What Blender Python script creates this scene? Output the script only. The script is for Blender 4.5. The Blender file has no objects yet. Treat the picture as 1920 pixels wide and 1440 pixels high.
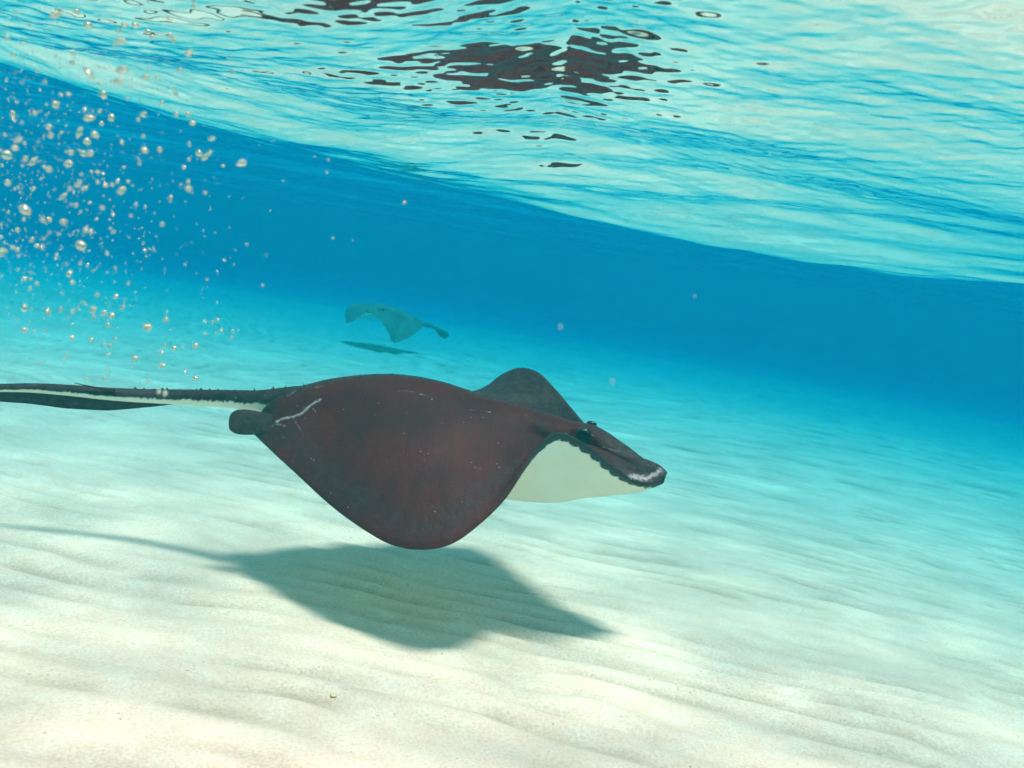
import bpy, math, random
import numpy as np
from mathutils import Matrix, Vector

R = math.radians
sc = bpy.context.scene
rng = np.random.default_rng(7)
random.seed(7)

# ------------------------------------------------------------------ camera
FPX = 1884.0                       # focal length in pixels of the 1920 px photograph
HC = 0.85                          # camera height above the sand
PITCH, ROLL = R(6.57), R(9.5)
CAM = np.array([0.0, 0.0, HC])
_f = np.array([0, math.cos(PITCH), -math.sin(PITCH)])
_r0 = np.array([1.0, 0, 0]); _u0 = np.array([0, math.sin(PITCH), math.cos(PITCH)])
_r = math.cos(ROLL) * _r0 + math.sin(ROLL) * _u0
_u = -math.sin(ROLL) * _r0 + math.cos(ROLL) * _u0

def at(px, py, d):
    """point at forward distance d (m) seen at photograph pixel px, py"""
    return CAM + d * (_f + (px - 960) / FPX * _r - (py - 720) / FPX * _u)

def proj(P):
    q = np.asarray(P) - CAM
    d = q @ _f
    return np.stack([960 + FPX * (q @ _r) / d, 720 - FPX * (q @ _u) / d, d], -1)

cd = bpy.data.cameras.new('camera')
cam = bpy.data.objects.new('camera', cd)
sc.collection.objects.link(cam)
cam.matrix_world = Matrix([[_r[i], _u[i], -_f[i], CAM[i]] for i in range(3)] + [[0, 0, 0, 1]])
cd.sensor_width = 36.0
cd.lens = 36.0 * FPX / 1920
cd.clip_start, cd.clip_end = 0.02, 500
cd.dof.use_dof = True
cd.dof.focus_distance = 2.2
cd.dof.aperture_fstop = 11
sc.camera = cam

# ------------------------------------------------------------------ world, sun, exposure
SUN_TO = Vector((-0.06, 0.20, -1.0)).normalized()      # direction the light travels
w = bpy.data.worlds.new('World'); sc.world = w; w.use_nodes = True
nt = w.node_tree; nt.nodes.clear()
sky = nt.nodes.new('ShaderNodeTexSky'); sky.sky_type = 'NISHITA'; sky.sun_disc = False
elev = math.asin(-SUN_TO.z)
sky.sun_elevation = elev
sky.sun_rotation = math.atan2(-SUN_TO.x, -SUN_TO.y)
bg = nt.nodes.new('ShaderNodeBackground'); bg.inputs['Strength'].default_value = 0.08
wo = nt.nodes.new('ShaderNodeOutputWorld')
nt.links.new(sky.outputs[0], bg.inputs[0]); nt.links.new(bg.outputs[0], wo.inputs[0])
sl = bpy.data.lights.new('sun', 'SUN'); sl.energy = 5.0; sl.angle = R(9.5); sl.color = (1.0, 0.44, 0.375)
so = bpy.data.objects.new('sun', sl); sc.collection.objects.link(so)
so.rotation_euler = SUN_TO.to_track_quat('-Z', 'Y').to_euler(); so.location = (2, -2, 12)
vs = sc.view_settings
vs.view_transform = 'Standard'; vs.look = 'None'; vs.gamma = 1.0; vs.use_curve_mapping = False
vs.exposure = 1.0
cy = sc.cycles
cy.use_denoising = True
cy.use_adaptive_sampling = True; cy.adaptive_threshold = 0.03; cy.adaptive_min_samples = 16
cy.max_bounces = 9; cy.diffuse_bounces = 4; cy.glossy_bounces = 4; cy.transmission_bounces = 4
cy.volume_bounces = 1; cy.transparent_max_bounces = 12
cy.sample_clamp_indirect = 6.0

# ------------------------------------------------------------------ helpers
COL = sc.collection
def mesh_obj(name, verts, faces, mats, parent=None, smooth=True, attrs=None, midx=None):
    me = bpy.data.meshes.new(name)
    V = np.asarray(verts, np.float32)
    if isinstance(faces, np.ndarray):
        n = faces.shape[1]
        me.vertices.add(len(V)); me.vertices.foreach_set('co', V.ravel())
        me.loops.add(faces.size); me.loops.foreach_set('vertex_index', faces.ravel().astype(np.int32))
        me.polygons.add(len(faces))
        me.polygons.foreach_set('loop_start', np.arange(0, faces.size, n, dtype=np.int32))
        me.update(calc_edges=True); me.validate()
    else:
        me.from_pydata([tuple(map(float, v)) for v in V], [], [tuple(map(int, f)) for f in faces])
    for m in (mats if isinstance(mats, (list, tuple)) else [mats]): me.materials.append(m)
    if smooth: me.polygons.foreach_set('use_smooth', np.ones(len(me.polygons), bool))
    if midx is not None: me.polygons.foreach_set('material_index', np.asarray(midx, np.int32))
    for k, a in (attrs or {}).items():
        at_ = me.attributes.new(k, 'FLOAT', 'POINT'); at_.data.foreach_set('value', np.asarray(a, np.float32))
    o = bpy.data.objects.new(name, me); COL.objects.link(o)
    if parent is not None: o.parent = parent
    return o

def grid_faces(n, m, wrap=False, flip=False):
    i = np.arange(n - 1)[:, None]; j = np.arange(m if wrap else m - 1)[None, :]
    j2 = (j + 1) % m
    q = np.stack(np.broadcast_arrays(i * m + j, (i + 1) * m + j, (i + 1) * m + j2, i * m + j2), -1).reshape(-1, 4)
    return q[:, ::-1] if flip else q

class NT:
    """small node-tree builder"""
    def __init__(s, name):
        s.m = bpy.data.materials.new(name); s.m.use_nodes = True
        s.t = s.m.node_tree; s.t.nodes.clear()
        s.out = s.n('OutputMaterial')
    def n(s, kind, **kw):
        nd = s.t.nodes.new('ShaderNode' + kind)
        for k, v in kw.items():
            if hasattr(nd, k) and k not in nd.inputs: setattr(nd, k, v)
            else: s.put(nd.inputs[k], v)
        return nd
    def put(s, inp, v):
        if isinstance(v, bpy.types.NodeSocket): s.t.links.new(v, inp)
        elif isinstance(v, bpy.types.Node): s.t.links.new(v.outputs[0], inp)
        elif isinstance(v, (tuple, list)) and inp.type == 'RGBA' and len(v) == 3: inp.default_value = (*v, 1)
        else: inp.default_value = v
    def math(s, op, a, b=0.0, c=None, clamp=False):
        nd = s.t.nodes.new('ShaderNodeMath'); nd.operation = op; nd.use_clamp = clamp
        s.put(nd.inputs[0], a); s.put(nd.inputs[1], b)
        if c is not None: s.put(nd.inputs[2], c)
        return nd.outputs[0]
    def mix(s, fac, a, b):
        nd = s.t.nodes.new('ShaderNodeMix'); nd.data_type = 'RGBA'
        s.put(nd.inputs[0], fac); s.put(nd.inputs[6], a); s.put(nd.inputs[7], b)
        return nd.outputs[2]
    def ramp(s, v, a, b, c0=0.0, c1=1.0, smooth=True):
        nd = s.t.nodes.new('ShaderNodeMapRange'); nd.clamp = True
        if smooth: nd.interpolation_type = 'SMOOTHSTEP'
        s.put(nd.inputs[0], v)
        for i, x in enumerate((a, b, c0, c1)): s.put(nd.inputs[i + 1], x)
        return nd.outputs[0]
    def attr(s, name): return s.n('Attribute', attribute_name=name).outputs['Fac']
    def noise(s, scale, detail=3.0, rough=0.5, vec=None, dist=0.0):
        nd = s.n('TexNoise', Scale=scale, Detail=detail, Roughness=rough, Distortion=dist)
        s.put(nd.inputs['Vector'], vec if vec is not None else s.obj())
        return nd.outputs[0]
    def obj(s):
        if not hasattr(s, '_tc'): s._tc = s.n('TexCoord')
        return s._tc.outputs['Object']
    def surf(s, sh): s.t.links.new(sh.outputs[0], s.out.inputs['Surface']); return s.m

def tag(o, label=None, cat=None, group=None, kind=None):
    for k, v in (('label', label), ('category', cat), ('group', group), ('kind', kind)):
        if v: o[k] = v
    return o

# ------------------------------------------------------------------ value noise for geometry
def vnoise(x, y, seed=0):
    r = np.random.default_rng(seed).random((256, 256))
    xi = np.floor(x).astype(int); yi = np.floor(y).astype(int)
    fx = x - xi; fy = y - yi
    fx = fx * fx * fx * (fx * (fx * 6 - 15) + 10); fy = fy * fy * fy * (fy * (fy * 6 - 15) + 10)
    g = lambda a, b: r[a % 256, b % 256]
    return ((g(xi, yi) * (1 - fx) + g(xi + 1, yi) * fx) * (1 - fy) + (g(xi, yi + 1) * (1 - fx) + g(xi + 1, yi + 1) * fx) * fy) * 2 - 1

# ------------------------------------------------------------------ seabed
def sand_height(x, y, dark=False):
    near = np.exp(-((np.hypot(x, y)) / 60) ** 2)
    wob = 0.11 * vnoise(x * 0.8 + 3, y * 1.1, 1) + 0.045 * vnoise(x * 2.4, y * 3.3, 2) + 0.016 * vnoise(x * 6.5, y * 7, 12)
    ph = (y + 0.13 * x + 0.10 * x * np.abs(x) * 0.5 + wob) / 0.105
    # broken crests: amplitude varies from patch to patch
    amp = np.clip(0.62 + 0.55 * vnoise(x * 1.3 + 9, y * 2.6, 3) + 0.65 * vnoise(x * 3.4 + 2, y * 6.5, 13), 0.06, 1.5)
    s = np.sin(2 * np.pi * ph)
    rip = 0.0078 * amp * (s + 0.16 * np.sin(4 * np.pi * ph + 0.9))
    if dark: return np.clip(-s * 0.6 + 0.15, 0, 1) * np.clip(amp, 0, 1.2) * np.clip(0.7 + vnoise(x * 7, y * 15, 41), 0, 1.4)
    ph2 = (y * 1.0 + 0.22 * x + 0.9 * wob + 0.05) / 0.062
    rip += 0.0012 * np.clip(vnoise(x * 2.1, y * 3.0, 8), 0, 1) * np.sin(2 * np.pi * ph2)
    lump = 0.0050 * vnoise(x * 3.2, y * 9.0, 4) + 0.0022 * vnoise(x * 9, y * 24, 5) + 0.0007 * vnoise(x * 45, y * 60, 10)
    lump = lump + 0.009 * vnoise(x * 2.1 + 4, y * 5.2, 14) * np.clip(vnoise(x * 0.7, y * 0.9 + 3, 15) * 1.5 + .4, 0, 1)
    roll = 0.030 * vnoise(x * 0.45, y * 0.6 + 4, 6) + 0.05 * vnoise(x * 0.12, y * 0.14 + 2, 7)
    q = np.hypot(x, y) - 3.2
    drop = 0.041 * 0.5 * (q + np.sqrt(q * q + 0.6)) * (y > -50)          # the bar falls away into deeper water
    drop = 3.2 * (1 - np.exp(-drop / 3.2))
    return rip * near + lump * near + roll * np.clip((y - 0.5) / 4, 0.15, 1) - drop

def polar_sheet(r0, r1, nr, na_front, zfun, front=R(42), back=110, rad=None):
    if rad is None: rad = r0 * (r1 / r0) ** np.linspace(0, 1, nr)
    nr = len(rad)
    a_f = np.linspace(-front, front, na_front)
    a_b = np.linspace(front, 2 * np.pi - front, back)[1:-1]
    ang = np.concatenate([a_f, a_b])
    X = rad[:, None] * np.sin(ang)[None]; Y = rad[:, None] * np.cos(ang)[None]
    V = np.stack([X, Y, zfun(X, Y)], -1).reshape(-1, 3)
    F = grid_faces(nr, len(ang), wrap=True)
    # close the middle
    V = np.vstack([V, [[0, 0, V[:len(ang), 2].mean()]]])
    return V, F, len(ang)

def sand_material():
    b = NT('coral_sand')
    g1 = b.noise(900, 2, 0.6); g2 = b.noise(160, 3, 0.6); g3 = b.noise(14, 4, 0.6)
    col = b.mix(b.ramp(g3, 0.35, 0.7), (0.93, 0.62, 0.46), (0.97, 0.70, 0.54))
    col = b.mix(b.ramp(g2, 0.35, 0.75, 0.0, 0.6), col, (0.66, 0.44, 0.31))
    # coarser grey-brown grains in the ripple troughs, darkened further as painted ripple shade
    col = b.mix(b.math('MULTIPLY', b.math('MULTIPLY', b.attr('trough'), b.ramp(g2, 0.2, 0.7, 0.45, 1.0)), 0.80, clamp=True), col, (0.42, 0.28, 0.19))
    # dark grit lying here and there
    v = b.n('TexVoronoi', Scale=75.0); b.put(v.inputs['Vector'], b.obj())
    spk = b.math('MULTIPLY', b.ramp(v.outputs['Distance'], 0.12, 0.20, 1, 0), b.ramp(b.noise(15, 2), 0.56, 0.68))
    col = b.mix(b.math('MULTIPLY', spk, 0.6), col, (0.12, 0.10, 0.08))
    bp = b.n('Bump', Strength=0.35, Distance=0.004)
    b.put(bp.inputs['Height'], b.math('ADD', b.math('MULTIPLY', g1, 0.4), g2))
    p = b.n('BsdfPrincipled', Roughness=0.95); b.put(p.inputs['Base Color'], col); b.put(p.inputs['Normal'], bp)
    p.inputs['Specular IOR Level'].default_value = 0.1
    return b.surf(p)

V, F, na = polar_sheet(0.25, 90, 560, 500, sand_height, R(36))
cap = [(len(V) - 1, (j + 1) % na, j) for j in range(na)]
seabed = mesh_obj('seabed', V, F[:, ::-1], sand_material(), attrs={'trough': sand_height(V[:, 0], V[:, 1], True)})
tag(seabed, 'rippled pale coral sand bottom', None, None, 'structure')

# ------------------------------------------------------------------ water surface (seen from below)
HW = HC + 0.33
_wv = []
WSEED = 34
wr = np.random.default_rng(WSEED)
for lam, amp_s, n in ((2.4, 0.040, 4), (1.25, 0.060, 5), (0.62, 0.086, 8), (0.30, 0.066, 11), (0.15, 0.045, 14), (0.075, 0.050, 16), (0.042, 0.075, 18), (0.023, 0.075, 18)):
    for _ in range(n):
        l = lam * wr.uniform(0.72, 1.35); th = wr.normal(R(84), R(36)); k = 2 * np.pi / l
        _wv.append((k * math.cos(th), k * math.sin(th), amp_s / math.sqrt(n) * 1.2 / k, wr.uniform(0, 6.28)))
def water_height(x, y):
    rr = np.hypot(x, y)
    az = np.degrees(np.arctan2(x, y))
    near_t = np.clip((rr - 0.3) / 1.0, 0, 1); near_t = near_t * near_t * (3 - 2 * near_t)
    rt = 2.3 + near_t * (np.interp(az, [-180, -60, -30, -12, 0, 15, 30, 60, 180], [2.3, 1.5, 1.5, 2.0, 2.55, 2.6, 2.6, 2.5, 2.3]) - 2.3)
    q = np.clip((rr - rt) / 3.6, 0, 1); q = q * q * (3 - 2 * q)
    z = np.where(rr < rt, 0.16 * np.cos(2 * np.pi * (rr - rt - 3.5) / 7.0),  # a swell, its trough 1.5 to 2.6 m off,
                 -0.16 + 0.38 * q - 0.22 * (1 - np.exp(-np.clip(rr - 8, 0, None) / 25)))   # then a long broad back
    wx = 0.05 * vnoise(x * 1.7, y * 1.7, 31); wy = 0.05 * vnoise(x * 1.7 + 7, y * 1.7, 32)
    g = np.clip(1 + 0.7 * vnoise(x * 0.9 + 5, y * 1.3, 33), 0.3, 1.8)    # gusty patches
    for kx, ky, a, p in _wv:
        kk = math.hypot(kx, ky)
        fade = np.clip(1.3 - rr * kk / 800, 0, 1) * (np.clip(2.0 - rr / 1.6, 0.4, 1) if kk > 4 else 1) * (np.clip(1.6 - rr / 5, 0.3, 1) if kk < 15 else np.clip(1.9 - rr / 1.5, 0.25, 1) if kk > 70 else 1)
        z += fade * a * (g if kk > 15 else 1) * np.sin(kx * (x + wx) + ky * (y + wy) + p)
    return HW + z

def water_material():
    b = NT('sea_surface')
    fr = b.n('Fresnel', IOR=1.333)
    # soft caustic bands painted as a noise tint on the transmitted light
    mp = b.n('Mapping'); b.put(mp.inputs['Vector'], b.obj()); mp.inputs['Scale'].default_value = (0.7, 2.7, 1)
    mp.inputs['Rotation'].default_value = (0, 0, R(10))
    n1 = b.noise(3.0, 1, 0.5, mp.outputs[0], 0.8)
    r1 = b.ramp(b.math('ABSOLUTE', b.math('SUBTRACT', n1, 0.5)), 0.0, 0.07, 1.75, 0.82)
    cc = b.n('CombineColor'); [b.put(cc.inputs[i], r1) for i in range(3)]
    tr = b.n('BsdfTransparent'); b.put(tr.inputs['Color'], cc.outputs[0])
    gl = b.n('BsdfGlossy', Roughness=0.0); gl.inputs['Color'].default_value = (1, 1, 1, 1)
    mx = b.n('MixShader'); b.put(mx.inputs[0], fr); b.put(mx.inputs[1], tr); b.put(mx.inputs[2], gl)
    return b.surf(mx)

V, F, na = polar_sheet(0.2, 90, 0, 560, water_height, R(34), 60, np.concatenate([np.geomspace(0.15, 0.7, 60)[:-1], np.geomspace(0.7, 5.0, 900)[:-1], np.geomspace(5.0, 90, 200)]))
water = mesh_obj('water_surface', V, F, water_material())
tag(water, 'wavy sea surface seen from below', None, None, 'structure')
# normals must point up so the underside is the back face
me = water.data
if me.polygons[len(me.polygons) // 2].normal.z < 0: me.flip_normals()
if seabed.data.polygons[1000].normal.z < 0: seabed.data.flip_normals()

# ------------------------------------------------------------------ spline helpers
def catmull(P, ts):
    P = np.asarray(P, float); n = len(P)
    t = np.clip(np.asarray(ts), 0, 1) * (n - 1)
    i = np.minimum(t.astype(int), n - 2); f = (t - i)[(...,) + (None,) * (P.ndim - 1)]
    g = lambda k: P[np.clip(k, 0, n - 1)]
    p0 = np.where((i == 0)[(...,) + (None,) * (P.ndim - 1)], 2 * P[0] - P[1], g(i - 1)); p1 = g(i); p2 = g(i + 1)
    p3 = np.where((i == n - 2)[(...,) + (None,) * (P.ndim - 1)], 2 * P[-1] - P[-2], g(i + 2))
    return 0.5 * ((2 * p1) + (-p0 + p2) * f + (2 * p0 - 5 * p1 + 4 * p2 - p3) * f ** 2 + (-p0 + 3 * p1 - 3 * p2 + p3) * f ** 3)

def disc_mesh(near, mid, far, off_near, off_far, thick, nu=260, nv=241):
    """closed ray disc: two skins around a mid surface; rows run tail to snout, columns from one margin to the other"""
    near, mid, far = (np.asarray(a, float) for a in (near, mid, far))
    z = np.array([0, 0, 1.0])
    cols = []
    for t in (-1, -.78, -.52, -.26, 0, .26, .52, .78, 1):
        e, o = (near, off_near) if t < 0 else (far, off_far)
        a = abs(t)
        p = mid * (1 - a) + e * a
        wgt = {0: 0, .26: .62, .52: 1.0, .78: .72, 1: 0}[a]
        cols.append(p + (np.asarray(o)[:, None] * wgt) * z)
    net = np.stack(cols, 1)                                # stations x 9 x 3
    us = np.linspace(0, 1, nu)
    vsn = np.sin(np.linspace(-1, 1, nv) * np.pi / 2 * 0.92) / math.sin(np.pi / 2 * 0.92)
    tt = np.array([-1, -.78, -.52, -.26, 0, .26, .52, .78, 1])
    vpar = np.interp(vsn, tt, np.linspace(0, 1, 9))
    A = catmull(net, us)                                   # nu x 9 x 3
    S = catmull(A.transpose(1, 0, 2), vpar).transpose(1, 0, 2)
    du = np.gradient(S, axis=0); dv = np.gradient(S, axis=1)
    N = np.cross(du, dv); N /= np.linalg.norm(N, axis=-1, keepdims=True) + 1e-9
    N = np.where((N[..., 2:] < 0), -N, N) if N[nu // 2, nv // 2, 2] > 0 and False else N
    if N[nu // 2, nv // 2, 2] < 0: N = -N
    T = catmull(np.asarray(thick, float)[:, None], us)
    a = np.abs(vsn)[None]
    endf = np.clip(np.minimum(us / 0.05, (1 - us) / 0.05), 0, 1)[:, None] ** 0.5
    th = (T * np.exp(-(a / 0.36) ** 2) + 0.016 * (1 - a) + 0.010) * np.clip((1 - a) / 0.03, 0, 1) ** 0.5 * endf
    return S, N, th, us, vsn

# ------------------------------------------------------------------ stingray materials
def ray_skin(name, dark, light, ash0, ash1):
    b = NT(name)
    dors = b.attr('dorsal'); edge = b.attr('edge'); scar = b.attr('scar'); grey = b.attr('grey')
    n1 = b.noise(9, 4, 0.6); n2 = b.noise(60, 4, 0.65); n3 = b.noise(260, 2, 0.6)
    brown = b.mix(b.ramp(n1, 0.3, 0.7), dark, light)
    ash = b.mix(b.ramp(n2, 0.3, 0.7), ash0, ash1)
    gf = b.math('ADD', grey, b.math('MULTIPLY', b.math('SUBTRACT', n2, 0.5), 0.7), clamp=True)
    col = b.mix(b.ramp(gf, 0.25, 0.85), brown, ash)  # greyer skin tone, which also carries the painted sheen
    col = b.mix(b.ramp(n3, 0.45, 0.75, 0, 0.35), col, (0.016, 0.008, 0.008))
    # pale flecks and scrapes
    v = b.n('TexVoronoi', Scale=64.0); b.put(v.inputs['Vector'], b.obj())
    fl = b.math('MULTIPLY', b.ramp(v.outputs['Distance'], 0.05, 0.13, 1, 0), b.ramp(b.noise(17, 2), 0.50, 0.64))
    col = b.mix(b.math('MULTIPLY', fl, 0.75), col, (0.40, 0.36, 0.34))
    sf = b.math('ADD', scar, b.math('MULTIPLY', b.math('SUBTRACT', b.noise(150, 4, 0.75), 0.5), 1.5))
    col = b.mix(b.ramp(sf, 0.38, 0.95), col, (0.46, 0.38, 0.36))
    # belly: white with a dark ragged border along the margin
    belly = b.mix(b.ramp(n1, 0.3, 0.7), (0.90, 0.82, 0.64), (0.95, 0.88, 0.72))
    rag = b.math('ADD', edge, b.math('MULTIPLY', b.math('SUBTRACT', b.noise(210, 3, 0.65), 0.5), 0.014))
    band = b.ramp(rag, 0.018, 0.0215, 1, 0)
    under = b.mix(band, belly, (0.045, 0.043, 0.048))
    col = b.mix(dors, under, col)
    cv = b.n('CombineXYZ'); b.put(cv.inputs[0], b.math('MULTIPLY', b.attr('along'), 46.0)); b.put(cv.inputs[1], b.math('MULTIPLY', b.attr('across'), 5.0))
    fin = b.noise(1.0, 3, 0.55, cv.outputs[0], 0.4)                # muscle and fin-ray relief running out to the margin
    hgt = b.math('ADD', b.math('ADD', n2, b.math('MULTIPLY', n3, 0.5)), b.math('MULTIPLY', fin, 1.1))
    col = b.mix(b.math('MULTIPLY', dors, b.ramp(fin, 0.35, 0.7, 0, 0.25)), col, b.mix(dors, under, (0.020, 0.004, 0.004)))
    bp = b.n('Bump', Strength=0.45, Distance=0.004); b.put(bp.inputs['Height'], hgt)
    p = b.n('BsdfPrincipled', Roughness=0.55); b.put(p.inputs['Base Color'], col); b.put(p.inputs['Normal'], bp)
    p.inputs['Specular IOR Level'].default_value = 0.12
    return b.surf(p)
SKIN = ray_skin('dark_stingray_skin', (0.056, 0.0018, 0.0013), (0.090, 0.0034, 0.0027), (0.022, 0.008, 0.008), (0.062, 0.034, 0.034))
HAZED_SKIN = ray_skin('haze_paled_stingray_skin', (0.30, 0.19, 0.14), (0.40, 0.27, 0.20), (0.22, 0.16, 0.13), (0.30, 0.22, 0.18))  # far ray: haze fading painted in as a lighter skin colour

def plain(name, col, rough=0.5, spec=0.3, var=0.25, scale=60):
    b = NT(name)
    c = b.mix(b.ramp(b.noise(scale, 3), 0.3, 0.7), tuple(x * (1 - var) for x in col), tuple(min(1, x * (1 + var)) for x in col))
    p = b.n('BsdfPrincipled', Roughness=rough); b.put(p.inputs['Base Color'], c)
    p.inputs['Specular IOR Level'].default_value = spec
    return b.surf(p)
EYE = plain('eye', (0.010, 0.008, 0.007), 0.35, 0.3)
BARB = plain('tail_barb', (0.10, 0.08, 0.05), 0.5, 0.3)

class Acc:
    """vertices, quads and point attributes of one continuous body"""
    def __init__(s): s.v = []; s.f = []; s.a = {k: [] for k in ('dorsal', 'edge', 'scar', 'grey', 'along', 'across')}; s.n = 0
    def add(s, V, F, **kw):
        V = np.asarray(V).reshape(-1, 3); s.v.append(V); s.f.append(np.asarray(F) + s.n); s.n += len(V)
        for k in s.a: s.a[k].append(np.broadcast_to(np.asarray(kw.get(k, 0.0), float).reshape(-1), (len(V),)) if np.size(kw.get(k, 0.0)) in (1,) else np.asarray(kw[k]).reshape(-1))
    def build(s, name, mats, parent, origin=(0, 0, 0)):
        return mesh_obj(name, np.vstack(s.v) - np.asarray(origin), np.vstack(s.f), mats, parent, True, {k: np.concatenate(x) for k, x in s.a.items()})

def seg_dist(P, poly):
    """distance of pixel points P (n,2) to a polyline"""
    d = np.full(len(P), 1e9)
    poly = np.asarray(poly, float)
    for a, b_ in zip(poly[:-1], poly[1:]):
        ab = b_ - a; t = np.clip(((P - a) @ ab) / (ab @ ab), 0, 1)
        d = np.minimum(d, np.linalg.norm(P - (a + t[:, None] * ab), axis=1))
    return d

def disc_into(acc, S, N, th, us, vsn, top=0.58, scars=(), grey_fn=None, sag=None, bumps=()):
    nu, nv = th.shape
    Pd = S + N * (th * top)[..., None]; Pv = S - N * (th * (1 - top))[..., None]
    if sag is not None: Pv = Pv - np.array([0, 0, 1.0]) * sag(us[:, None], vsn[None])[..., None]
    if bumps:
        hgt = sum(h * np.exp(-((us[:, None] - bu) / wu) ** 2 - ((vsn[None] - bv) / wv) ** 2) for bu, bv, wu, wv, h in bumps)
        Pd = Pd + N * hgt[..., None]
    bnd = np.vstack([S[:, 0], S[:, -1], S[-1]])
    def edist(P):
        P = P.reshape(-1, 3); e = np.full(len(P), 1e9)
        for k in range(0, len(bnd), 6): e = np.minimum(e, ((P - bnd[k]) ** 2).sum(1))
        return np.sqrt(e)
    ed = edist(S)
    F = grid_faces(nu, nv)
    pr = proj(Pd.reshape(-1, 3))
    sc_ = np.zeros(len(pr))
    for poly, wd, st in scars: sc_ = np.maximum(sc_, st * np.clip(1 - seg_dist(pr[:, :2], poly) / wd, 0, 1))
    g = 0.5 * np.exp(-((ed - 0.05) / 0.05) ** 2)  # grey sheen painted into the skin just inside the margin
    if grey_fn is not None: g = np.maximum(g, grey_fn(us[:, None] + 0 * vsn[None], vsn[None] + 0 * us[:, None]).ravel())
    al = (us[:, None] + 0 * vsn[None]).ravel(); ac = (vsn[None] + 0 * us[:, None]).ravel()
    acc.add(Pd, F, dorsal=1.0, edge=ed, scar=sc_, grey=g, along=al, across=ac)
    acc.add(Pv, F[:, ::-1], dorsal=0.0, edge=ed)
    return Pd, Pv, pr

def tube(path, rad, n=24, squash=1.0):
    path = np.asarray(path, float); m = len(path)
    T = np.gradient(path, axis=0); T /= np.linalg.norm(T, axis=1, keepdims=True)
    up = np.array([0, 0, 1.0]); S_ = np.cross(T, up); S_ /= np.linalg.norm(S_, axis=1, keepdims=True); U = np.cross(S_, T)
    a = np.linspace(0, 2 * np.pi, n, endpoint=False)
    ring = np.cos(a)[None, :, None] * S_[:, None] * squash + np.sin(a)[None, :, None] * U[:, None]
    V = path[:, None] + ring * np.asarray(rad)[:, None, None]
    return V.reshape(-1, 3), grid_faces(m, n, wrap=True), np.tile(a, m), (S_, U)

# ------------------------------------------------------------------ the near stingray
near_px = [(474, 812, 2.36), (510, 847, 2.27), (560, 893, 2.17), (620, 948, 2.06), (680, 992, 1.98), (735, 1022, 1.93), (790, 1031, 1.90),
           (845, 1021, 1.89), (895, 987, 1.92), (945, 938, 1.97), (978, 885, 2.02), (1008, 838, 2.07), (1048, 811, 2.13), (1105, 838, 2.20),
           (1155, 880, 2.25), (1200, 908, 2.29), (1240, 903, 2.32)]
far_px = [(500, 765, 2.48), (540, 775, 2.54), (600, 770, 2.62), (680, 765, 2.70), (760, 765, 2.77), (850, 760, 2.83), (908, 740, 2.86),
          (940, 706, 2.86), (975, 690, 2.84), (1010, 699, 2.78), (1040, 728, 2.70), (1070, 763, 2.62), (1100, 797, 2.53), (1140, 828, 2.46),
          (1190, 855, 2.41), (1230, 872, 2.37), (1252, 886, 2.34)]
mid_px = [(490, 778, 2.42), (530, 770, 2.42), (575, 766, 2.42), (625, 762, 2.415), (680, 762, 2.41), (735, 765, 2.405), (790, 777, 2.40),
          (840, 794, 2.395), (890, 812, 2.39), (935, 824, 2.385), (975, 832, 2.38), (1015, 838, 2.375), (1060, 844, 2.37), (1105, 846, 2.36),
          (1150, 862, 2.35), (1200, 882, 2.34), (1247, 894, 2.33)]
un = lambda L: np.array([at(*p) for p in L])
off_n = [0, .01, .025, .04, .05, .055, .055, .05, .04, .02, -.01, -.04, -.05, -.04, -.02, -.005, 0]
off_f = [0, .02, .045, .055, .055, .04, .015, -.01, -.03, -.04, -.04, -.035, -.03, -.02, -.01, 0, 0]
thick = [.03, .05, .07, .085, .10, .11, .12, .125, .13, .13, .125, .115, .10, .08, .055, .03, .012]
near_px = [(x, y, 2.40 - (2.40 - d) * (0.62 if x < 1000 else 0.62 + 0.38 * min(1, (x - 1000) / 120))) for x, y, d in near_px]   # the near wing hangs steeply
S, N, th, us, vsn = disc_mesh(un(near_px), un(mid_px), un(far_px), off_n, off_f, thick)
body = Acc()
ridge = lambda u, v: np.clip(1 - np.abs(v - 0.10) / 0.26, 0, 1) * np.clip(0.55 + 0.8 * np.abs(u - 0.55), 0, 1) + np.clip((0.16 - u) / 0.16, 0, 1) * 0.8 + np.clip((u - 0.78) / 0.12, 0, 1) * 0.8 + np.clip((v - .3) / .2, 0, 1) * .8  # grey sheen painted along the back; tail root, head and far wing greyer too
scars = [([(518, 791), (532, 784), (548, 782), (562, 777), (574, 768), (582, 760), (600, 749)], 6, .85), ([(548, 783), (556, 794), (560, 800), (566, 812)], 5, .62), ([(500, 802), (520, 794), (536, 800)], 7, .55), ([(540, 742), (556, 731), (552, 726)], 6, .6),
         ([(585, 764), (592, 772)], 3, .8), ([(590, 727), (606, 724)], 3, .7), ([(545, 735), (548, 729)], 3, .8), ([(500, 802), (515, 795)], 4, .6),
         ([(770, 734), (800, 742), (812, 750)], 2.5, .75), ([(745, 730), (775, 736)], 2.5, .7), ([(880, 767), (921, 773)], 2, .75), ([(650, 840), (668, 836)], 1.8, .6),
         ([(890, 876), (902, 880)], 3, .7), ([(549, 862), (553, 872)], 3, .55), ([(1183, 893), (1212, 897), (1238, 884)], 15, .8), ([(1130, 838), (1165, 848)], 4, .62), ([(1107, 815), (1116, 818)], 5, .6)]
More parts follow.
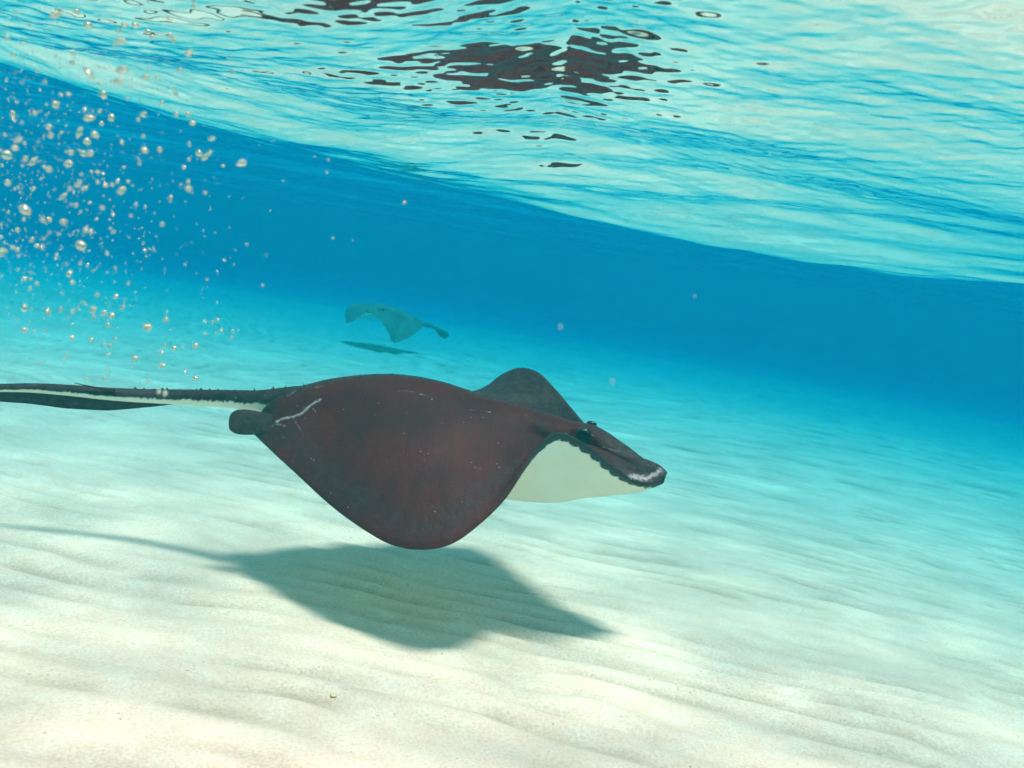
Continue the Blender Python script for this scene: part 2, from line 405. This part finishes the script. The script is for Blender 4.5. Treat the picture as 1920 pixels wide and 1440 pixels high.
Pd, Pv, prd = disc_into(body, S, N, th, us, vsn, scars=scars, grey_fn=ridge,
    sag=lambda u, v: 0.075 * np.exp(-(np.abs(u - 0.70) / 0.25) ** 3) * np.exp(-((v + 0.18) / 0.34) ** 2) * np.clip((1 - np.abs(v)) / 0.2, 0, 1),
    bumps=[(.80, -.16, .024, .07, .018), (.80, .18, .024, .07, .018), (.772, -.17, .012, .045, -.010), (.772, .19, .012, .045, -.010)])
# tail: path through the photograph's pixels and on out of the frame
tail_px = [(600, 752, 2.42), (545, 752, 2.425), (490, 751, 2.43), (430, 748, 2.44), (360, 745, 2.45), (290, 743, 2.455), (210, 739, 2.45), (120, 731, 2.44), (40, 727, 2.42), (-60, 730, 2.38), (-240, 742, 2.30), (-500, 770, 2.15)]
tp = catmull(un(tail_px), np.linspace(0, 1, 260))
tr_ = np.interp(np.linspace(0, 1, 260), [0, .08, .2, .35, .5, .65, .8, 1], [.040, .036, .024, .0195, .0165, .013, .009, .003])
tv, tf, ta, _ = tube(tp, tr_, 48, 1.15)
# the side that the camera sees carries the pale stripe low down
low = np.sin(ta) + 0.16 * vnoise(np.repeat(np.linspace(0, 190, 260), 48), ta * 2, 51)
body.add(tv, tf, dorsal=np.clip((low + 0.25) / 0.12, 0, 1), edge=0.2, grey=0.9)
# skin fold under the tail
fx = np.linspace(0.40, 0.98, 90); fp = catmull(un(tail_px), fx)
fh = np.interp(fx, [.40, .47, .55, .63, .75, .98], [0, .012, .027, .033, .026, 0.0]); ftop = np.interp(np.linspace(0, 1, 260), np.linspace(0, 1, 260), tr_)
rr_ = np.interp(fx, np.linspace(0, 1, 260), tr_)
sec = []
for s_, q in ((-1, 0), (-.8, .5), (0, 1.0), (.8, .5), (1, 0)):
    sec.append(fp + np.array([0, 0, -1.0]) * (rr_ * 0.6 + (fh + 0.35 * rr_ * (fh > 0)) * q)[:, None] + np.array([0, s_ * 0.0025, 0]))
fv = np.stack(sec, 1); body.add(fv.reshape(-1, 3), grid_faces(90, 5), dorsal=1.0, edge=.2, grey=.75)
# pelvic fins: rounded paddles beside the tail root
def paddle(acc, c, ax, ay, az, la, lb, th_):
    u = np.linspace(0, np.pi, 20); v = np.linspace(0, 2 * np.pi, 28, endpoint=False)
    su = np.sign(np.cos(u)) * np.abs(np.cos(u)) ** 0.7
    V = c + (su[:, None] * la)[..., None] * ax + (np.sin(u)[:, None] ** .7 * (1.12 - 0.30 * su)[:, None] * np.cos(v)[None] * lb)[..., None] * ay + (np.sin(u)[:, None] * np.sin(v)[None] * th_)[..., None] * az
    acc.add(V.reshape(-1, 3), grid_faces(20, 28, wrap=True), dorsal=1.0, edge=.2, grey=.85)
c0 = at(470, 792, 2.36); fr_ = at(520, 795, 2.37) - c0; ax = fr_ / np.linalg.norm(fr_)
sd = at(470, 815, 2.35) - c0; ay = sd - (sd @ ax) * ax; ay /= np.linalg.norm(ay); az = np.cross(ax, ay)
paddle(body, c0 + 0.012 * ax, ax, ay, az, 0.062, 0.026, 0.005)
c1 = at(505, 785, 2.50); paddle(body, c1, ax, -ay * np.array([1, 1, .2]), az, 0.05, 0.03, 0.009)
# thorns along the back and the tail
for k in range(46):
    q = k / 45.0
    if q < 0.5:
        i = 2 * q * 0.62; p = catmull(tp, [0.06 + i * 0.72])[0]; r_ = np.interp(0.06 + i * .72, np.linspace(0, 1, 260), tr_); p = p + np.array([0, 0, r_ * 0.95])
        h = 0.006
    else:
        iu = int((0.04 + (q - .5) * 2 * 0.62) * 259); iv = int(np.argmin(np.abs(vsn - 0.05))); p = Pd[iu, iv]; h = 0.005
    n_ = 8; an = np.linspace(0, 2 * np.pi, n_, endpoint=False)
    r0 = 0.0045 * random.uniform(.6, 1.3); hh = h * random.uniform(.25, 1.0); p = p + np.array([random.uniform(-.008, .008), 0, 0])
    base = p + np.stack([np.cos(an) * r0 * 1.5, np.sin(an) * r0, an * 0 - 0.003], 1)
    tip = np.repeat((p + np.array([-0.004, 0, hh]))[None], n_, 0) + 0.0006 * np.stack([np.cos(an), np.sin(an), an * 0], 1)
    body.add(np.vstack([base, tip]), grid_faces(2, n_, wrap=True), dorsal=1.0, edge=.2, grey=.7)

org = Pv.reshape(-1, 3).mean(0); org[2] = Pv[..., 2].min()
ray = bpy.data.objects.new('stingray', None); COL.objects.link(ray); ray.location = org; ray.empty_display_size = 0.2
tag(ray, 'large dark brown stingray gliding right just above the sand, white belly showing', 'stingray', 'stingrays')
bodyo = body.build('body', SKIN, ray, org)

def ellipsoid(name, c, axes, rad, mat, parent, org, nu=16, nv=24):
    u = np.linspace(0, np.pi, nu); v = np.linspace(0, 2 * np.pi, nv, endpoint=False)
    A = np.asarray(axes)
    L = np.stack(np.broadcast_arrays(np.sin(u)[:, None] * np.cos(v)[None] * rad[0], np.sin(u)[:, None] * np.sin(v)[None] * rad[1], np.cos(u)[:, None] * rad[2] + 0 * v[None]), -1)
    return mesh_obj(name, (c + L @ A - np.asarray(org)).reshape(-1, 3), grid_faces(nu, nv, wrap=True, flip=True), mat, parent)

def eye_at(Pd_, N_, iu, iv, parent, org, s=1.0):
    c = Pd_[iu, iv]; n = N_[iu, iv]; t = Pd_[iu + 4, iv] - Pd_[iu - 4, iv]; t = t / np.linalg.norm(t); b_ = np.cross(n, t)
    return ellipsoid('eye', c - n * 0.001 * s, [t, b_, n], (0.016 * s, 0.010 * s, 0.009 * s), EYE, parent, org)
pg = prd[:, :2].reshape(Pd.shape[0], Pd.shape[1], 2)
ok = (np.abs(vsn)[None] < 0.45) & (vsn[None] < -0.05) & (us[:, None] > 0.7)
kk = np.argmin(np.where(ok, ((pg - np.array([1097, 808])) ** 2).sum(-1), 1e12)); eu, ev = np.unravel_index(kk, ok.shape)
eye_at(Pd, N, eu, ev, ray, org); eye_at(Pd, N, eu, len(vsn) - 1 - ev, ray, org, 0.8)
# the barb lying along the tail, its point lifted clear
bp_ = catmull(np.array([at(215, 731, 2.43), at(195, 729.5, 2.428), at(170, 725, 2.425), at(140, 718, 2.42)]), np.linspace(0, 1, 24))
bv, bf, _, _ = tube(bp_, np.linspace(0.0045, 0.0008, 24), 10)
mesh_obj('tail_barb', bv - org, bf, SKIN, ray, True, {'dorsal': np.ones(len(bv)), 'edge': np.full(len(bv), .2), 'scar': np.zeros(len(bv)), 'grey': np.full(len(bv), .5), 'along': np.zeros(len(bv)), 'across': np.zeros(len(bv))})

# ------------------------------------------------------------------ the far stingray, coming out of the haze
def far_ray():
    # heading left and towards the camera, both wings on the down stroke
    nr = [(795, 610, 12.29), (780, 624, 12.07), (760, 636, 11.86), (737, 642, 11.64), (729, 624, 11.57), (717, 606, 11.54), (703, 592, 11.54), (690, 584, 11.57)]
    fa = [(793, 606, 12.36), (770, 590, 12.65), (730, 574, 12.79), (680, 568, 12.65), (650, 578, 12.42), (651, 606, 12.14), (672, 594, 11.86), (687, 584, 11.60)]
    mi = [(792, 608, 12.31), (775, 604, 12.26), (757, 600, 12.18), (742, 594, 12.08), (728, 589, 11.97), (715, 586, 11.86), (702, 584, 11.71), (689, 584, 11.58)]
    mid = un(mi); fw = mid[-1] - mid[0]; fw /= np.linalg.norm(fw); lt = np.array([-fw[1], fw[0], 0]); lt /= np.linalg.norm(lt); up = np.array([0, 0, 1.0])
    S, N, th, us, vs_ = disc_mesh(un(nr), mid, un(fa), [0, .02, .03, .03, .03, .02, .01, 0], [0, .02, .03, .03, .03, .02, .01, 0], [.05, .09, .12, .14, .14, .12, .09, .04], 90, 81)
    a = Acc(); Pd, Pv, _ = disc_into(a, S, N, th, us, vs_)
    path = catmull(un([(780, 605, 12.26), (795, 608, 12.34), (806, 611, 12.42), (818, 615, 12.51), (830, 620, 12.57), (842, 627, 12.65)]), np.linspace(0, 1, 50))
    tv, tf, ta, _ = tube(path, np.interp(np.linspace(0, 1, 50), [0, .2, 1], [.05, .030, .010]), 12)
    a.add(tv, tf, dorsal=1.0, edge=.2, grey=.6)
    fv = []
    for s_, q in ((-1, 0), (0, 1), (1, 0)):
        fh = np.interp(np.linspace(0, 1, 50), [0, .5, .72, .9, 1], [0, 0, .085, .085, 0.02])
        fv.append(path + np.array([0, 0, -1]) * (fh * q)[:, None] + lt * s_ * .003)
    a.add(np.stack(fv, 1).reshape(-1, 3), grid_faces(50, 3), dorsal=1.0, edge=.2, grey=.6)
    o = Pv.reshape(-1, 3).mean(0); o[2] = Pv[..., 2].min()
    e = bpy.data.objects.new('stingray', None); COL.objects.link(e); e.location = o; e.empty_display_size = .2
    tag(e, 'small faint stingray far off in the blue haze above its shadow', 'stingray', 'stingrays')
    a.build('body', HAZED_SKIN, e, o)
    for vv in (-.2, .2): eye_at(Pd, N, 66, int(np.argmin(np.abs(vs_ - vv))), e, o, 1.6)
far_ray()

# ------------------------------------------------------------------ air bubbles
def bubble_material():
    b = NT('air_bubble')
    fr = b.n('Fresnel', IOR=1.33)
    gl = b.n('BsdfGlass', Roughness=0.02, IOR=0.75); gl.inputs['Color'].default_value = (1, .95, .88, 1)
    wh = b.n('BsdfGlossy', Roughness=0.12); wh.inputs['Color'].default_value = (1, .84, .64, 1)
    df = b.n('BsdfDiffuse'); df.inputs['Color'].default_value = (.85, .68, .47, 1)
    m1 = b.n('MixShader'); m1.inputs[0].default_value = 0.2; b.put(m1.inputs[1], wh); b.put(m1.inputs[2], df)
    mx = b.n('MixShader'); mx.inputs[0].default_value = 0.24; b.put(mx.inputs[1], gl); b.put(mx.inputs[2], m1)
    return b.surf(mx)
BUB = bubble_material()
def bubble_mesh(seed):
    r = np.random.default_rng(seed)
    u = np.linspace(0, np.pi, 14); v = np.linspace(0, 2 * np.pi, 20, endpoint=False)
    d = np.stack(np.broadcast_arrays(np.sin(u)[:, None] * np.cos(v), np.sin(u)[:, None] * np.sin(v), np.cos(u)[:, None] + 0 * v), -1)
    k = r.normal(size=(3, 3)) * 1.3; rad = 1 + sum(0.11 * np.sin(d @ k[i] + r.uniform(0, 6)) for i in range(3))
    me = bpy.data.meshes.new('bubble')
    V = (d * rad[..., None]).reshape(-1, 3)
    F = grid_faces(14, 20, wrap=True, flip=True)
    me.from_pydata(V.tolist(), [], F.tolist()); me.materials.append(BUB)
    me.polygons.foreach_set('use_smooth', np.ones(len(me.polygons), bool))
    return me
BM = [bubble_mesh(s) for s in range(8)]
placed = []
def bubble(px, py, diam_px, d, stretch=1.0, ang=0.0, label=None, mesh=None):
    P = at(px, py, d); r = 0.39 * diam_px / FPX * d * random.uniform(.8, 1.1)
    o = bpy.data.objects.new('air_bubble', mesh or random.choice(BM)); COL.objects.link(o)
    o.location = P
    m = Matrix([[_r[i], -_f[i], _u[i]] for i in range(3)]).to_4x4()
    o.rotation_euler = (m @ Matrix.Rotation(-ang, 4, 'Y')).to_euler()
    o.scale = (r * stretch, r, r / stretch ** 0.5)
    if label is None:
        yy = py - 0.16 * px
        size = 'large' if diam_px >= 15 else 'mid-sized' if diam_px >= 9 else 'tiny'
        form = 'long drawn-out' if stretch > 1.42 else 'slightly oval' if stretch > 1.12 else 'round'
        place = 'at the left edge of the picture' if px < 90 else 'on the thin right fringe' if px > 300 else 'in the middle of the plume'
        back = 'under the bright surface' if yy < 120 else 'against dark blue water' if yy < 440 else 'low over turquoise sand'
        label = f'{size} {form} air bubble {back}, {place}'
    tag(o, label, 'bubble', 'air bubbles trailing at the left')
    placed.append((px, py)); return o
big = [(35, 262, 16, 1.5, .3), (28, 278, 16, 1.3, .1), (13, 291, 22, 1.1, .2), (48, 297, 15, 1.2, .8), (62, 303, 17, 1.5, .9), (93, 238, 17, 1.1, 0), (94, 254, 17, 1.1, 0),
       (127, 307, 22, 1.2, .3), (180, 253, 19, 1.3, -.8), (162, 266, 17, 1.1, 0), (148, 247, 15, 1.8, 1.2), (165, 222, 18, 1.6, .2), (103, 197, 16, 1.1, 0), (91, 317, 19, 1.2, -.6),
       (156, 288, 14, 1, 0), (170, 287, 16, 1.1, 0), (134, 286, 12, 1, 0), (193, 177, 18, 1.15, -.9), (230, 130, 22, 1.5, .3), (221, 153, 20, 1.5, .1), (165, 135, 20, 1.9, -.8),
       (143, 22, 15, 1.2, -.5), (165, 47, 16, 1.3, -.4), (256, 48, 16, 1.6, -.9), (104, 29, 16, 1.7, .3), (232, 47, 15, 1.2, .2), (222, 58, 13, 1.2, 0), (226, 78, 18, 1.3, .3), (277, 60, 14, 1.1, 0), (285, 70, 12, 1.2, 0),
       (316, 34, 12, 1.2, -.6), (318, 68, 13, 1.2, -.5), (325, 77, 11, 1, 0), (352, 102, 17, 1.2, .4), (359, 96, 9, 1, 0), (338, 131, 14, 1.3, -.3), (363, 2, 11, 1, 0), (362, 12, 9, 1, 0), (272, 145, 18, 1.3, .1),
       (268, 215, 17, 1.2, .2), (259, 224, 12, 1, 0), (270, 281, 19, 1.3, -.5), (300, 281, 12, 1, 0), (228, 267, 14, 1.2, .3), (268, 255, 11, 1, 0), (330, 214, 13, 1, 0), (352, 215, 11, 1, 0), (361, 231, 13, 1.2, .2), (396, 260, 15, 1.5, .1),
       (372, 288, 14, 1.1, 0), (384, 295, 20, 1.4, .9), (392, 288, 12, 1.6, .8), (354, 299, 10, 1, 0), (345, 314, 10, 1, .5), (354, 340, 11, 1, 0), (354, 354, 13, 1, 0), (384, 362, 8, 1, 0), (320, 369, 9, 1, 0), (319, 377, 7, 1, 0),
       (16, 343, 17, 1.1, -.4), (148, 344, 16, 1.5, .6), (157, 353, 15, 1.7, .2), (183, 341, 11, 1, 0), (197, 347, 14, 1.1, 0), (220, 340, 12, 1.2, 1.2), (228, 357, 16, 1.3, .7), (240, 341, 10, 1, 0), (210, 346, 11, 1, 0),
       (47, 394, 22, 1.3, -.5), (44, 411, 13, 1, 0), (117, 369, 16, 1.9, .7), (142, 385, 13, 1.1, 0), (92, 412, 13, 1, 0), (80, 412, 11, 1, 0), (119, 417, 13, 1.2, .2), (33, 431, 13, 1.1, .3), (160, 431, 14, 1.1, 0), (171, 434, 12, 1, 0),
       (191, 389, 13, 1.2, -.2), (212, 402, 9, 1, 0), (60, 449, 13, 1.3, .7), (68, 461, 12, 1.2, .2), (78, 463, 11, 1, 0), (152, 461, 24, 1.05, 0), (4, 474, 18, 1.1, 1.2), (33, 468, 12, 1.1, 1), (106, 481, 11, 1.3, 1.3), (151, 494, 10, 1.1, 1.2), (163, 498, 10, 1, 0),
       (129, 514, 19, 1.1, .6), (135, 530, 13, 1.2, 0), (46, 522, 12, 1.4, -.2), (56, 541, 11, 1, 0), (69, 532, 10, 1, 0), (117, 549, 8, 1, 0), (46, 578, 14, 1.3, 1.3), (89, 585, 11, 1, 0), (114, 581, 12, 1.6, 1.0), (137, 584, 10, 1.2, 1.3), (174, 582, 15, 1.2, 1.1), (176, 595, 10, 1.6, 1.4),
       (195, 587, 15, 1.1, .2), (210, 592, 15, 1.1, .9), (230, 577, 10, 1.3, .7), (217, 556, 10, 1.1, .8), (182, 553, 9, 1, 0), (276, 615, 18, 1.05, 0), (46, 619, 13, 1.2, .3), (134, 634, 13, 1.2, .6), (171, 638, 10, 1.1, 1), (216, 634, 9, 1.2, .8), (207, 649, 9, 1.5, .9), (252, 673, 12, 1.2, .8), (301, 661, 13, 1.2, .5), (308, 648, 9, 1, 0), (327, 653, 12, 1.05, 0), (342, 651, 8, 1, 0), (366, 649, 11, 1.1, .6),
       (304, 686, 10, 1.3, .5), (348, 695, 9, 1.4, -.6), (366, 709, 11, 1.2, .6), (278, 715, 11, 1.2, .2), (311, 600, 11, 1.2, .3), (313, 586, 7, 1, 0), (398, 604, 8, 1.1, .4), (408, 600, 10, 1.1, .2), (415, 619, 10, 1, 0), (436, 622, 8, 1.2, 1.2), (434, 634, 7, 1.6, 1.1), (384, 626, 7, 1, 0), (404, 624, 6, 1, 0), (385, 603, 7, 1, 0), (407, 567, 6, 1, 0),
       (23, 214, 13, 1, 0), (65, 213, 11, 1, 0), (130, 177, 9, 1, 0), (127, 176, 11, 1, 0), (158, 205, 12, 1, 0), (188, 208, 13, 1.05, 0), (190, 232, 12, 1, 0), (209, 222, 14, 1.3, 1.5), (136, 100, 13, 1.1, 0), (136, 117, 13, 1, 0), (24, 104, 12, 1.4, .1), (12, 73, 13, 1.2, 1.3), (245, 162, 9, 1, 0), (240, 185, 9, 1, 0), (303, 193, 13, 1.3, .8), (329, 175, 10, 1, 0), (327, 166, 8, 1, 0), (292, 146, 8, 1.2, 1.3),
       (463, 458, 6, 1, 0), (499, 478, 5, 1, 0), (512, 265, 4, 1, 0), (616, 299, 6, 1, 0), (613, 323, 7, 1, 0), (590, 293, 5, 1, 0), (532, 339, 5, 1, 0), (820, 105, 7, 1, 0), (840, 153, 6, 1, 0), (428, 108, 7, 1, 0), (434, 133, 7, 1, 0), (418, 311, 8, 1.3, -.2), (492, 535, 5, 1, 0), (297, 735, 14, 1.1, 0), (309, 737, 12, 1.2, 1.2)]
lb = {(758, 380): 'lone round air bubble in open blue water, right of the bubble cloud', (624, 447): 'tiny air bubble in open water below the lone round bubble',
      (452, 306): 'large teardrop shaped air bubble at the right edge of the cloud'}
own = {(276, 615): 'round glassy bubble standing alone low over turquoise sand, largest of the low group', (152, 461): 'largest round bubble at the foot of the dense cloud, just above the sand line',
       (297, 735): 'left bubble of the close pair in front of the tail', (309, 737): 'right bubble of the close pair in front of the tail',
       (384, 295): 'biggest lumpy bubble in the tight cluster left of the teardrop bubble', (820, 105): 'tiny lone bubble below the dark reflection, the upper of two', (840, 153): 'tiny lone bubble below the dark reflection, the lower of two',
       (463, 458): 'tiny lone bubble in dark water midway between cloud and distant stingray', (418, 311): 'small bubble just left of the teardrop bubble', (129, 514): 'bright bubble right below the foot of the dense cloud',
       (352, 102): 'large bubble under the bright surface with a small one touching its upper right', (272, 145): 'large clustered bubble under the surface at the right of the plume'}
for (px, py, s, st, an) in big: bubble(px, py, s, random.uniform(.55, .85), st, an, own.get((px, py)))
bubble(758, 380, 10, .8, 1.1, .5, lb[(758, 380)]); bubble(624, 447, 7, .8, 1.1, .5, lb[(624, 447)])
# teardrop: a bubble drawn out to one side
u = np.linspace(0, np.pi, 16); v = np.linspace(0, 2 * np.pi, 20, endpoint=False)
rad = np.sin(u) * (0.62 + 0.38 * np.cos(u)) * 1.25
tdv = np.stack(np.broadcast_arrays(np.cos(u)[:, None] + 0 * v, rad[:, None] * np.cos(v), rad[:, None] * np.sin(v)), -1).reshape(-1, 3)
tdm = bpy.data.meshes.new('teardrop'); tdm.from_pydata(tdv.tolist(), [], grid_faces(16, 20, wrap=True).tolist()); tdm.materials.append(BUB)
tdm.polygons.foreach_set('use_smooth', np.ones(len(tdm.polygons), bool))
bubble(452, 306, 24, .7, 1.25, .35, lb[(452, 306)], tdm)
# smaller ones scattered through the cloud
n_more = 296 - len(placed)
k = 0
while k < n_more:
    px = abs(random.gauss(0, 170)); py = random.gauss(330 + 0.2 * px, 190)
    if not (-5 < py < 715 and px < 470): continue
    if min((px - a) ** 2 + (py - b_) ** 2 for a, b_ in placed) < 60: continue
    bubble(px, py, random.choice((5, 6, 6, 7, 8, 9)), random.uniform(.55, .9), random.uniform(1, 1.5), random.uniform(0, 3.1)); k += 1
# the mist of tiny bubbles nobody could count
mv, mf = [], []
for _ in range(900):
    px = abs(random.gauss(0, 190)); py = random.gauss(320 + 0.25 * px, 200)
    if not (-5 < py < 720): continue
    d = random.uniform(.6, 1.0); c = at(px, py, d); r = random.uniform(1.0, 2.0) / FPX * d
    b0 = len(mv)
    for q in ((1, 0, 0), (-1, 0, 0), (0, 1, 0), (0, -1, 0), (0, 0, 1), (0, 0, -1)): mv.append(c + r * np.array(q))
    for f in ((0, 2, 4), (2, 1, 4), (1, 3, 4), (3, 0, 4), (2, 0, 5), (1, 2, 5), (3, 1, 5), (0, 3, 5)): mf.append([b0 + x for x in f])
mist = mesh_obj('bubble_mist', np.array(mv), mf, BUB)
tag(mist, 'fine mist of tiny air bubbles among the larger ones at left', 'bubbles', None, 'stuff')

# pale specks adrift in the open water
def speck_material():
    b = NT('drifting_speck'); d = b.n('BsdfDiffuse'); d.inputs['Color'].default_value = (.8, .7, .55, 1)
    t = b.n('BsdfTransparent'); m = b.n('MixShader'); b.put(m.inputs[0], b.ramp(b.noise(300, 2), 0.3, 0.7, 0.02, 0.13)); b.put(m.inputs[1], t); b.put(m.inputs[2], d)
    return b.surf(m)
SPECK = speck_material()
for px, py, s_, d_, lab in ((1050, 612, 9, 1.1, 'faint pale speck adrift right of the distant stingray'), (1148, 715, 10, 1.0, 'faint pale speck adrift just right of the raised wing tip'), (1302, 556, 6, 1.2, 'faint pale speck adrift in dark blue water at right')):
    o = bpy.data.objects.new('drifting_speck', None if False else BM[1].copy()); COL.objects.link(o); o.data.materials[0] = SPECK
    o.location = at(px, py, d_); r_ = 0.6 * s_ / FPX * d_; o.scale = (r_, r_, r_ * 1.3); tag(o, lab, 'speck', 'specks adrift in the water')

# ------------------------------------------------------------------ shell bits on the sand
def on_sand(px, py):
    d = _f + (px - 960) / FPX * _r - (py - 720) / FPX * _u
    t = HC / -d[2]; p = CAM + t * d; p[2] = float(sand_height(np.array([p[0]]), np.array([p[1]]))[0]); return p
SHELL = plain('yellow_shell', (0.85, 0.62, 0.28), 0.5, 0.4, .15, 40)
DARKBIT = plain('dark_shell_bit', (0.10, 0.085, 0.07), 0.6, 0.3, .3, 80)
def chip(px, py, r, mat, name, label, cat, group=None, seed=0):
    q = np.random.default_rng(seed); p = on_sand(px, py)
    u = np.linspace(0, np.pi, 8); v = np.linspace(0, 2 * np.pi, 12, endpoint=False)
    d = np.stack(np.broadcast_arrays(np.sin(u)[:, None] * np.cos(v) * 1.5, np.sin(u)[:, None] * np.sin(v), np.cos(u)[:, None] * .42 + 0 * v), -1)
    kk = q.normal(size=(3, 3)) * 2; d = d * (1 + sum(.12 * np.sin(d @ kk[i] + q.uniform(0, 6)) for i in range(3)))[..., None]
    o = mesh_obj(name, (d * r).reshape(-1, 3), grid_faces(8, 12, wrap=True, flip=True), mat)
    o.location = p + np.array([0, 0, r * .15]); o.rotation_euler = (0, 0, q.uniform(0, 3))
    return tag(o, label, cat, group)
chip(624, 1308, .0065, SHELL, 'shell', 'small yellowish shell lying on bright sand below the shadow', 'shell')

# ------------------------------------------------------------------ water as a medium: one closed box of even density
def haze_material():
    b = NT('sea_water_haze')
    pv = b.n('VolumePrincipled')
    pv.inputs['Density'].default_value = 0.5
    # scattering = density * colour ; absorption = density * (1-colour) * (1-sqrt(absorption colour))
    dens = 0.5; s = (0.0004, 0.0250, 0.0270); a = (0.368, 0.067, 0.026)
    colr = [x / dens for x in s]; ab = [max(0.0, 1 - a[i] / (dens * (1 - colr[i]))) ** 2 for i in range(3)]
    pv.inputs['Color'].default_value = (*colr, 1); pv.inputs['Absorption Color'].default_value = (*ab, 1)
    pv.inputs['Anisotropy'].default_value = 0.0
    b.t.links.new(pv.outputs[0], b.out.inputs['Volume'])
    return b.m
zb, zt, xx = -4.6, HW + 0.42, 100.0
hv = [(sx * xx, sy * xx, z) for z in (zb, zt) for sx, sy in ((-1, -1), (1, -1), (1, 1), (-1, 1))]
hf = [(3, 2, 1, 0), (4, 5, 6, 7), (0, 1, 5, 4), (1, 2, 6, 5), (2, 3, 7, 6), (3, 0, 4, 7)]
hz = mesh_obj('haze', hv, hf, haze_material(), smooth=False)
tag(hz, 'blue sea water fading distant things', None, None, 'stuff')
